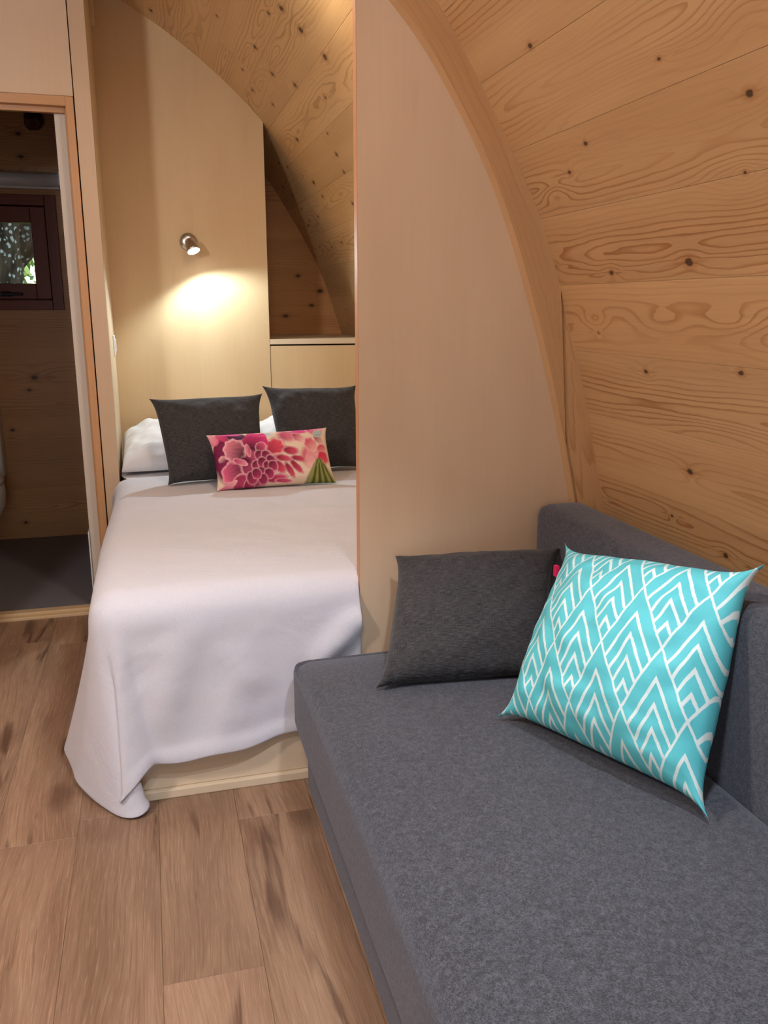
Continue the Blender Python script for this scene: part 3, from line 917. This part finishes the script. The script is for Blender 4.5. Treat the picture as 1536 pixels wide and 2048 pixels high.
ZT = 0.562
def cover_mesh():
    bm = bmesh.new()
    ys = [2.115 + (4.0 - 2.115) * j / 58 for j in range(59)]
    XR = 0.502
    xs = [-0.10 + (XR + 0.10) * i / 34 for i in range(35)] + [XR + (1.04 - XR) * i / 14 for i in range(1, 15)]
    def sm(a, b, t):
        t = min(1, max(0, (t - a) / (b - a))); return t * t * (3 - 2 * t)
    def top(x, y):
        e = min(1, max(0, (y - 2.115) / 0.15)) * min(1, max(0, (x + 0.10) / 0.12))
        zz = ZT + 0.004
        zz += e * (0.007 * mnoise.noise(Vector((x * 4, y * 3.2, 0))) + 0.006 * mnoise.noise(Vector((x * 9 + y * 4, y * 11, 4))))
        wrk = sm(0.0, 0.45, x) * sm(2.35, 2.6, y) * (1 - sm(3.05, 3.25, y))
        zz += e * wrk * 0.010 * abs(mnoise.noise(Vector((x * 5 + y * 2.5, y * 24 - x * 7, 8))))
        zz += e * wrk * 0.006 * mnoise.noise(Vector((x * 9, y * 40 - x * 16, 3)))
        # gathered ridge near the pillows
        zz += e * 0.012 * math.exp(-((y - 3.05 - 0.05 * math.sin(x * 5)) / 0.05) ** 2)
        zz += e * 0.010 * math.exp(-((y - 2.82 + 0.12 * x) / 0.035) ** 2) * sm(0.2, 0.5, x)
        return zz
    G = {}
    for j, y in enumerate(ys):
        k = sm(3.45, 3.60, y)
        for i, x in enumerate(xs):
            xx = x
            if x < 0.1: xx = x - 0.043 * k * (0.1 - x) / 0.2
            G[i, j] = bm.verts.new((xx, y, top(x, y)))
    for j in range(len(ys) - 1):
        for i in range(len(xs) - 1):
            bm.faces.new([G[i, j], G[i + 1, j], G[i + 1, j + 1], G[i, j + 1]])
    # skirt stations: (edge vertex, outward angle, hem point)
    st = []
    hemL = [(3.56, -0.185, 0.09), (3.3, -0.19, 0.085), (3.0, -0.205, 0.07), (2.7, -0.235, 0.05), (2.5, -0.262, 0.04), (2.36, -0.285, 0.035), (2.25, -0.30, 0.032), (2.115, -0.27, 0.02)]
    hy = [h[0] for h in hemL][::-1]
    def hl(y): return (float(np.interp(y, hy, [h[1] for h in hemL][::-1])), y, float(np.interp(y, hy, [h[2] for h in hemL][::-1])))
    for j in range(len(ys) - 1, -1, -1):
        if ys[j] > 3.52: continue
        h = hl(ys[j])
        # the hem drifts back a little where it flares
        st.append((G[0, j], math.pi, Vector((h[0], ys[j] + 0.09 * sm(2.6, 2.115, ys[j]), h[2]))))
    corner = [(-0.262, 2.165, .020), (-0.235, 2.115, .014), (-0.205, 2.065, .009), (-0.175, 2.025, .006), (-0.150, 1.992, .004), (-0.125, 1.972, .004), (-0.098, 1.966, .006), (-0.075, 1.978, .012),
              (-0.066, 1.998, .022), (-0.080, 2.012, .030), (-0.110, 2.006, .034), (-0.138, 1.990, .038), (-0.142, 1.976, .046), (-0.125, 1.978, .062), (-0.100, 1.990, .085), (-0.078, 2.004, .108), (-0.058, 2.016, .122)]
    nC = len(corner)
    for k, c in enumerate(corner):
        t = (k + 1) / (nC + 1)
        ang = math.pi + math.pi / 2 * min(1, t * 1.15)
        st.append((G[0, 0], ang, Vector(c)))
    hx = [-0.10, 0.0, 0.1, 0.2, 0.3, 0.4, 0.49]
    hz = [0.120, .117, .128, .136, .152, .168, .172]
    for i in range(0, 35):
        x = xs[i]
        drift = -0.0
        hh = Vector((max(x, -0.052 + (x + 0.10) * 0.93), 2.024 + 0.022 * sm(0.12, 0.27, x) - 0.004 * math.sin(x * 21) * (1 - sm(0.1, 0.25, x)), float(np.interp(x, hx, hz)) + 0.004 * math.sin(x * 33)))
        st.append((G[i, 0], 1.5 * math.pi, hh))
    rr = 0.070
    NR = 30
    grid = []
    for k, (v0, ang, hem) in enumerate(st):
        T = v0.co.copy(); n = Vector((math.cos(ang), math.sin(ang), 0))
        front = ang > 1.45 * math.pi
        off = 0.068 + 0.018 * (1 - sm(-0.05, 0.25, T.x) if front else sm(3.3, 2.6, T.y)) ; E = T + n * off + Vector((0, 0, -rr))
        col = [v0]
        for q in range(1, 7):
            a = q / 6 * math.pi / 2
            col.append(bm.verts.new(T + n * (off * math.sin(a)) + Vector((0, 0, -rr * (1 - math.cos(a))))))
        for q in range(1, NR + 1):
            s_ = q / NR
            p = E.lerp(hem, s_)
            hor = E.lerp(hem, s_ ** 1.35)
            p = Vector((hor.x, hor.y, E.z + (hem.z - E.z) * s_))
            if front:
                x = T.x
                dz = s_ * (1 - s_) * 4
                # soft diagonal folds hanging from the corner and gathers beside the partition
                f = 0.010 * math.sin((x * 1.0 + s_ * 0.16) * 30) * dz * math.exp(-((x - 0.02) / 0.16) ** 2)
                f += 0.010 * math.exp(-(((x - 0.05) - s_ * 0.30) / 0.045) ** 2) * dz
                g = 0.030 * math.exp(-(((x - 0.50) + (s_ - 0.05) * 0.30) / 0.035) ** 2) * sm(0.0, 0.15, s_) * (1 - sm(0.25, 0.6, s_))
                g += 0.026 * math.exp(-(((x - 0.50) + (s_ - 0.14) * 0.36) / 0.03) ** 2) * sm(0.05, 0.2, s_) * (1 - sm(0.3, 0.7, s_))
                f += 0.004 * mnoise.noise(Vector((x * 12, s_ * 7, 2)))
                p.y -= max(f, -0.006) * (1 - 0.55 * sm(0.2, 0.28, x)) + min(g, 0.028)
                # turned hem
                p.y -= 0.010 * sm(0.90, 0.935, s_)
            elif ang < math.pi + 0.01:
                p.x -= 0.010 * math.sin(T.y * 11 + 1.0) * s_ * (1 - 0.5 * s_)
            col.append(bm.verts.new(p))
        grid.append(col)
    for a, b in zip(grid[:-1], grid[1:]):
        for q in range(len(a) - 1):
            vs_ = []
            for v_ in (a[q], b[q], b[q + 1], a[q + 1]):
                if v_ not in vs_: vs_.append(v_)
            if len(vs_) >= 3:
                try: bm.faces.new(vs_)
                except ValueError: pass
    # relax the skirt a little so the corner cone reads as cloth
    free = [v_ for col in grid for v_ in col[3:-1]]
    for _ in range(3):
        bmesh.ops.smooth_vert(bm, verts=free, factor=0.5, use_axis_x=True, use_axis_y=True, use_axis_z=True)
    return bm
cov = from_bm('bedspread', cover_mesh(), M_cover, None, True)
tag(cov, 'white cotton bedspread draped over the bed, its corner trailing on the floor', 'bedspread')
md = cov.modifiers.new('cloth', 'SOLIDIFY'); md.thickness = 0.003; md.offset = 1.0
md = cov.modifiers.new('soft', 'SUBSURF'); md.levels = 1; md.render_levels = 1

# ------------------------------------------------------------------ cushions
def pillow_mesh(BL, BR, TR, TL, T, nu, nv, pinch=0.06, seed=0, wr=0.006, power=0.42, back=1.0, print_fn=None, front=1.0, pe=3.2):
    """sewn cushion: four pointed corners, edges drawn in, two faces meeting at a seam. Origin at the lower edge."""
    P = [Vector(p) for p in (BL, BR, TR, TL)]
    nrm = ((P[1] - P[0]).cross(P[3] - P[0])).normalized()
    def base(u, v):
        U, Vv = 2 * u - 1, 2 * v - 1
        U2 = U * (1 - pinch * (1 - abs(Vv) ** pe) * abs(U) ** 1.5); V2 = Vv * (1 - pinch * (1 - abs(U) ** pe) * abs(Vv) ** 1.5)
        a, b = (U2 + 1) / 2, (V2 + 1) / 2
        return P[0] * (1 - a) * (1 - b) + P[1] * a * (1 - b) + P[2] * a * b + P[3] * (1 - a) * b
    def cloth_uv(u, v):
        U, Vv = 2 * u - 1, 2 * v - 1
        return ((U * (1 - 0.8 * pinch * (1 - abs(Vv) ** pe) * abs(U) ** 1.5) + 1) / 2, (Vv * (1 - 0.8 * pinch * (1 - abs(U) ** pe) * abs(Vv) ** 1.5) + 1) / 2)
    def h(u, v, sgn):
        U, Vv = 2 * u - 1, 2 * v - 1
        e = max(0.0, (1 - U * U)) * max(0.0, (1 - Vv * Vv))
        g = T * e ** power
        if e > 0:
            q = Vector((u * 5 + seed * 3.1, v * 5, sgn * 4 + seed))
            # creases run in from the corners and across the edges
            fold = math.sin(9 * (U * 1.2 + Vv * 0.9) + seed) * math.exp(-((abs(U) - .8) ** 2 + (abs(Vv) - .8) ** 2) * 9)
            g += (wr * mnoise.noise(q) + wr * 0.7 * mnoise.noise(q * 2.3) + wr * 0.5 * fold) * min(1, e * 3)
            eb = math.exp(-(1 - abs(Vv)) * 9) + math.exp(-(1 - abs(U)) * 9)
            g += wr * 0.6 * mnoise.noise(Vector((u * 14 + seed, v * 14, sgn))) * eb * min(1, e * 8)
        return g
    bm = bmesh.new(); uvl = bm.loops.layers.uv.new('UVMap')
    cl = bm.verts.layers.float_color.new('print') if print_fn is not None else None
    us = [0.5 - 0.5 * math.cos(math.pi * i / nu) if print_fn is None else i / nu for i in range(nu + 1)]
    vs_ = [0.5 - 0.5 * math.cos(math.pi * i / nv) if print_fn is None else i / nv for i in range(nv + 1)]
    us = [0.45 * a + 0.55 * i / nu for i, a in enumerate(us)]; vs_ = [0.45 * a + 0.55 * i / nv for i, a in enumerate(vs_)]
    grids = []
    for sgn, amt in ((1, front), (-1, back)):
        g = {}
        for i, u in enumerate(us):
            for j, v in enumerate(vs_):
                edge = i in (0, nu) or j in (0, nv)
                if sgn < 0 and edge: g[i, j] = grids[0][i, j]; continue
                vert = bm.verts.new(base(u, v) + nrm * (sgn * (0 if edge else h(u, v, sgn) * amt)))
                if cl is not None: vert[cl] = (*print_fn(u, v), 1)
                g[i, j] = vert
        grids.append(g)
        for i in range(nu):
            for j in range(nv):
                q = [(i, j), (i + 1, j), (i + 1, j + 1), (i, j + 1)]
                if sgn < 0: q = q[::-1]
                f = bm.faces.new([g[k] for k in q]); f.smooth = True
                for lp, k in zip(f.loops, q): lp[uvl].uv = cloth_uv(us[k[0]], vs_[k[1]])
    me = bpy.data.meshes.new('cushion')
    bm.normal_update(); bm.to_mesh(me); bm.free()
    return me

def cushion(name, label, mat, grp=None, cat='cushion', **kw):
    o = link(name, pillow_mesh(**kw), mat)
    tag(o, label, cat, grp)
    return o

# white pillows against the headboard
cushion('bed_pillow', 'white pillow with gathered end at the left of the headboard', M_white_linen, cat='pillow',
        BL=(-0.14, 3.56, .588), BR=(.44, 3.58, .592), TR=(.44, 4.08, .68), TL=(-0.14, 4.08, .66), T=0.125, nu=60, nv=48, pinch=0.02, seed=2, wr=0.022, power=0.34, back=0.12)
cushion('bed_pillow', 'white pillow mostly hidden behind the right charcoal cushion', M_white_linen, cat='pillow',
        BL=(.46, 3.64, .60), BR=(1.0, 3.64, .60), TR=(1.0, 4.08, .68), TL=(.46, 4.08, .68), back=0.26, T=0.12, nu=44, nv=36, pinch=0.03, seed=5, wr=0.016, power=0.38)
# charcoal cushions on the bed
cushion('charcoal_cushion', 'charcoal cushion on the bed, left one leaning on the white pillow', M_pil, 'charcoal cushions on the bed',
        BL=(.038, 3.31, .575), BR=(.425, 3.345, .575), TR=(.443, 3.53, .898), TL=(-.012, 3.49, .893), T=0.085, nu=56, nv=56, pinch=0.085, pe=5.0, seed=1, wr=0.006)
cushion('charcoal_cushion', 'charcoal cushion on the bed, right one cut off by the partition', M_pil, 'charcoal cushions on the bed',
        BL=(.495, 3.45, .575), BR=(.865, 3.43, .575), TR=(.872, 3.64, .915), TL=(.452, 3.62, .922), T=0.085, nu=56, nv=56, pinch=0.10, pe=5.0, seed=4, wr=0.009)

# ---- peony print, painted petal by petal on the cushion cloth
def make_print():
    NU, NV = 240, 120
    X, Y = np.meshgrid(np.linspace(0, 1, NU), np.linspace(0, 1, NV))
    PXm = 80 + 1170 * X + (1 - Y) * 45; PYm = 140 + 515 * (1 - Y) - 30 * X
    img = np.empty((NV, NU, 3)); img[:] = lin(232, 208, 186)
    rng = np.random.RandomState(5)
    def pet(cx, cy, rx, ry, ang, c_in, c_out, edge=None, origin=None, soft=0.0, scallop=0, line=None):
        a = R(ang)
        dx, dy = PXm - cx, PYm - cy
        u = (dx * math.cos(a) + dy * math.sin(a)) / rx; v = (-dx * math.sin(a) + dy * math.cos(a)) / ry
        rad = np.sqrt(u * u + v * v)
        if scallop: rad = rad * (1 + 0.07 * np.cos(np.arctan2(v, u) * scallop))
        t = np.clip((u + 1) / 2, 0, 1) if origin is None else np.clip(np.hypot(PXm - origin[0], PYm - origin[1]) / origin[2], 0, 1)
        ci, co = np.array(lin(*c_in)), np.array(lin(*c_out))
        col = ci + (co - ci) * (t ** 1.2)[..., None]
        vein = 1 + 0.10 * np.sin(np.arctan2(v, u + 1.3) * 26)
        col = col * vein[..., None]
        if edge is not None:
            w = np.clip((rad - 0.72) / 0.28, 0, 1)[..., None]; col = col * (1 - w) + np.array(lin(*edge)) * w
        m = (np.clip((1 - rad) / max(soft, 0.03), 0, 1))[..., None]
        img[:] = img * (1 - m) + col * m
        if line is not None:
            lm = (np.exp(-((rad - 1.04) / 0.035) ** 2) * 0.75)[..., None]
            img[:] = img * (1 - lm) + np.array(lin(*line)) * lm
    DK, MG, PK, LP, RD, MR = (70, 18, 44), (176, 30, 98), (214, 84, 128), (238, 178, 182), (196, 44, 86), (112, 22, 62)
    GR = (110, 96, 104)
    pet(640, 165, 90, 30, 0, (170, 205, 225), (225, 215, 210), soft=.5)
    pet(830, 190, 120, 85, 10, MG, (232, 150, 160), soft=.5)
    pet(980, 130, 130, 50, -8, (205, 40, 130), (230, 110, 160), soft=.35)
    pet(1050, 400, 130, 120, 20, (206, 78, 108), (238, 190, 186), soft=.4)
    pet(400, 440, 330, 250, 0, (96, 20, 58), (206, 84, 126), soft=.15)
    pet(165, 320, 75, 190, 8, MR, (130, 30, 80), soft=.1)
    pet(110, 200, 70, 60, 30, LP, PK, soft=.2)
    pet(330, 175, 130, 50, 5, (58, 28, 54), (96, 34, 80), soft=.3)
    pet(210, 180, 70, 45, 40, PK, MG, soft=.2)
    pet(300, 150, 110, 22, 4, (214, 40, 140), (220, 90, 150), soft=.4)
    pet(170, 390, 34, 40, 60, LP, MR, soft=.2)
    pet(700, 300, 100, 85, -20, (150, 30, 60), (222, 80, 104), (240, 190, 186), (600, 360, 190), scallop=7, line=GR)
    pet(520, 230, 118, 100, -8, DK, (222, 60, 128), None, (470, 330, 200), scallop=5)
    pet(560, 300, 60, 50, -30, DK, PK, LP, (500, 340, 120))
    pet(305, 320, 115, 118, 10, DK, (228, 130, 152), (240, 190, 194), (400, 370, 210), scallop=9)
    pet(435, 330, 26, 66, -8, (230, 140, 160), MG, LP)
    pet(380, 430, 90, 60, 0, (50, 10, 30), MR, soft=.5)
    pet(265, 520, 112, 104, -12, DK, (216, 92, 130), (236, 168, 180), (400, 470, 230), scallop=6)
    pet(350, 430, 80, 28, 20, MG, (232, 150, 166), LP)
    pet(350, 610, 80, 90, 60, (140, 26, 66), PK, LP)
    pet(220, 640, 110, 30, -28, PK, LP, LP)
    pet(430, 640, 60, 60, 30, (150, 24, 74), (206, 80, 120), LP)
    pet(690, 590, 110, 34, -6, (150, 24, 70), (220, 90, 130), LP, line=GR)
    pet(760, 612, 90, 18, 3, (190, 40, 90), (224, 110, 140), LP)
    for (x, y, a, b, g) in ((845, 345, 80, 40, 8), (915, 418, 76, 26, 10), (765, 412, 80, 30, 10), (725, 490, 70, 44, 45), (822, 520, 84, 30, 58), (890, 490, 86, 30, 44)):
        pet(x, y, a, b, g, (132, 24, 52), (220, 84, 112), (232, 150, 160), line=GR)
    for (x, y) in ((540, 380), (600, 385), (505, 470), (640, 430), (560, 445), (610, 480), (660, 480), (545, 530), (620, 545), (560, 590), (455, 575), (500, 540)):
        r_ = 56 if x not in (455,) else 66
        pet(x, y, r_, r_ * .9, 60, (84, 12, 46), (190, 62, 106), (232, 166, 178))
    pet(940, 215, 72, 44, 30, MG, (242, 196, 186), LP, scallop=5)
    pet(1065, 290, 80, 68, 50, (206, 50, 90), (240, 190, 180), LP, scallop=7)
    pet(1180, 330, 50, 60, 60, (196, 40, 80), (240, 170, 166), LP)
    pet(1185, 410, 70, 70, 60, (206, 40, 76), (226, 90, 110), LP, scallop=5)
    pet(1040, 430, 90, 60, 80, (228, 140, 150), (240, 196, 188), soft=.3)
    pet(1120, 130, 100, 60, 0, (206, 60, 120), (240, 180, 190), LP, scallop=5)
    pet(1160, 240, 70, 34, 35, (150, 50, 80), (240, 200, 180), LP)
    # dotted grey-blue heart of the second flower
    d = ((PXm - 1150) / 56) ** 2 + ((PYm - 178) / 40) ** 2
    m = (d < 1)[..., None]; dots = ((np.sin(PXm * .55) * np.sin(PYm * .6)) > .25)[..., None]
    img[:] = np.where(m, np.where(dots, np.array(lin(112, 140, 150)), np.array(lin(196, 206, 206))), img)
    # green calyx fan
    yy = np.clip((PYm - 415) / 210, 0, 1); half = 22 + 150 * yy ** .8
    m = ((PYm > 415) & (np.abs(PXm - 1140) < half))
    st_ = 0.5 + 0.5 * np.sin((PXm - 1140) / (half + 1) * 16)
    g = np.array(lin(70, 74, 28)) * (1 - st_[..., None]) + np.array(lin(150, 154, 84)) * st_[..., None]
    fade = np.clip((np.abs(PXm - 1140) / half - .7) / .3, 0, 1)[..., None]
    g = g * (1 - fade * .7) + np.array(lin(214, 200, 160)) * fade * .7
    img[:] = np.where(m[..., None], g, img)
    return np.clip(img, 0, 1), NU, NV
IMG, NU_, NV_ = make_print()
def floral_fn(u, v):
    return IMG[min(NV_ - 1, int(v * (NV_ - 1) + .5)), min(NU_ - 1, int(u * (NU_ - 1) + .5))]
cushion('floral_cushion', 'oblong cushion printed with pink and magenta peonies on the bed', M_floral,
        BL=(.212, 3.165, .572), BR=(.682, 3.20, .572), TR=(.664, 3.30, .778), TL=(.190, 3.27, .770), T=0.05, nu=210, nv=105, pinch=0.06, seed=6, wr=0.003, print_fn=floral_fn)

# ------------------------------------------------------------------ sofa
sofa = tag(empty('sofa', (0.7, 1.0, 0)), 'dark grey fabric sofa along the pine wall in front of the partition', 'sofa')
sofa.location = (0, 0, 0)
def soft_block(name, x0, x1, y0, y1, z0, z1, bev, seg, crown=0.0, nx=14, ny=30):
    bm = bmesh.new()
    add_box(bm, x0, x1, y0, y1, z0, z1, bev, seg)
    bmesh.ops.subdivide_edges(bm, edges=[e for e in bm.edges if e.calc_length() > 0.3], cuts=23, use_grid_fill=True)
    for v_ in bm.verts:
        if crown and v_.co.z > z1 - 0.03:
            a = (v_.co.x - x0) / (x1 - x0) * 2 - 1; b = (v_.co.y - y0) / (y1 - y0) * 2 - 1
            v_.co.z += crown * (1 - a * a) * (1 - b * b)
            if crown: v_.co.z -= 0.028 * max(0.0, (v_.co.y - (y1 - 0.17)) / 0.17) ** 1.2
        v_.co += Vector((mnoise.noise(v_.co * 4), mnoise.noise(v_.co * 4 + Vector((5, 0, 0))), 0)) * 0.002
    return from_bm(name, bm, M_sofa, sofa, True)
soft_block('seat_cushion', 0.300, 0.985, 0.10, 2.006, 0.175, 0.396, 0.045, 5, 0.008)
soft_block('base', 0.336, 1.10, 0.11, 2.000, 0.001, 0.174, 0.012, 2)
o = soft_block('backrest', 0.978, 1.125, 0.10, 2.040, 0.20, 0.735, 0.036, 5)

cushion('charcoal_sofa_cushion', 'charcoal linen cushion slumped against the birch partition on the sofa', M_pil,
        BL=(.446, 1.70, .412), BR=(.845, 1.66, .412), TR=(.985, 1.885, .650), TL=(.572, 1.985, .632), T=0.085, nu=56, nv=56, pinch=0.085, pe=5.0, seed=8, wr=0.008)
tc = cushion('teal_cushion', 'teal cushion with white chevron diamond print leaning on the sofa back', M_teal,
        BL=(.652, 1.50, .412), BR=(.858, 1.062, .408), TR=(1.0, 1.165, .822), TL=(.868, 1.648, .738), T=0.115, power=0.54, nu=80, nv=80, pinch=0.13, pe=8.0, seed=3, wr=0.011)
box('side_tag', M_pink, tc, .842, .850, 1.628, 1.642, .664, .688)

# ------------------------------------------------------------------ reading spot on the headboard (lit)
sp = tag(empty('reading_spotlight', (0.205, YH, 1.53)), 'small brushed steel reading spotlight glowing on the headboard', 'lamp')
sp.location = (0, 0, 0)
lathe('wall_plate', M_chrome, sp, [(0.040, 0), (0.040, 0.010), (0.034, 0.018), (0.018, 0.022)], 28, rot=toY, loc=(0.205, YH, 1.535))
bm = bmesh.new(); tube(bm, [(0.205, YH - 0.015, 1.535), (0.206, YH - 0.05, 1.535), (0.207, YH - 0.084, 1.535)], [.008, .008, .008], 12)
from_bm('swivel_arm', bm, M_chrome, sp, True)
aim = Vector((0.26, -0.42, -0.85)).normalized()
q = Vector((0, 0, 1)).rotation_difference(aim)
hp = Vector((0.207, YH - 0.088, 1.535))
lathe('lamp_head', M_chrome, sp, [(0.016, -0.006), (0.022, 0.0), (0.026, 0.02), (0.029, 0.045), (0.0295, 0.052)], 28, rot=q.to_matrix().to_4x4(), loc=hp)
lathe('led_lens', M_led, sp, [(0.026, 0.0525), (0.027, 0.0535), (0.024, 0.055)], 24, rot=q.to_matrix().to_4x4(), loc=hp)
lp_ = hp + aim * 0.062
spot = add_light('reading_spot_light', 'SPOT', lp_, SPOT_W, (0.74, 0.92, 1.0), aim=lp_ + aim)
spot.data.spot_size = R(158); spot.data.spot_blend = 0.4; spot.data.shadow_soft_size = 0.02

# white switch plate on the nook's side wall
sw = tag(empty('light_switch', (-0.15, 4.0, 1.08)), 'white light switch on the narrow wall left of the headboard', 'switch')
sw.location = (0, 0, 0)
box('plate', M_white, sw, -0.15, -0.143, 3.955, 4.035, 1.035, 1.125, 0.003)
box('rocker', M_white, sw, -0.143, -0.139, 3.973, 4.017, 1.053, 1.107, 0.002)

# ------------------------------------------------------------------ ceiling lamps and added fills (above the frame)
for nm, (loc, w, rad, col, beam, tgt) in LAMPS.items():
    t = tag(empty('ceiling_lamp'), {'ridge_front': 'round ceiling lamp at the ridge near the front', 'roof_right': 'small round lamp on the right roof slope over the sofa',
             'left_globe': 'white globe lamp on the left wall', 'nook': 'added fill light over the bed, shaped as a round lamp', 'rear_fill': 'added warm fill light at the ridge behind the camera, shaped as a wide lamp'}[nm], 'lamp', 'ceiling lamps')
    if beam == 0:       # globe on a short wall arm
        bm = bmesh.new(); tube(bm, [(2 * XC - prof_x(loc[2]) + 0.002, loc[1], loc[2]), (loc[0] - rad * 0.9, loc[1], loc[2])], [.02, .016], 12)
        from_bm('arm', bm, M_chrome, t, True)
        lathe('wall_dish', M_white, t, [(rad * 0.5, 0.0), (rad * 1.2, 0.012), (rad * 1.25, 0.018)], 24, rot=Matrix.Rotation(math.pi / 2, 4, 'Y'), loc=(loc[0] - rad - 0.035, loc[1], loc[2]))
        g = add_light('bulb_light', 'POINT', loc, w, col)
        g.data.shadow_soft_size = rad
        continue
    zc = prof_z(loc[0])
    lathe('housing', M_white, t, [(rad + .012, zc - loc[2] + 0.05), (rad + .012, 0.004), (rad + .002, 0.0)], 24, loc=loc)
    lathe('lens', M_lens if beam is None else M_lens_cool, t, [(rad, -0.001), (rad * .97, -0.004)], 24, loc=loc)
    if beam is None:
        add_light('fill_light', 'AREA', (loc[0], loc[1], loc[2] - 0.012), w, col, rad * 2, aim=(loc[0], loc[1], 0))  # area light of the added fills
    else:
        l = add_light('downlight_beam', 'SPOT', (loc[0], loc[1], loc[2] - 0.012), w, col, aim=tgt)
        l.data.spot_size = R(beam); l.data.spot_blend = 0.45; l.data.shadow_soft_size = rad
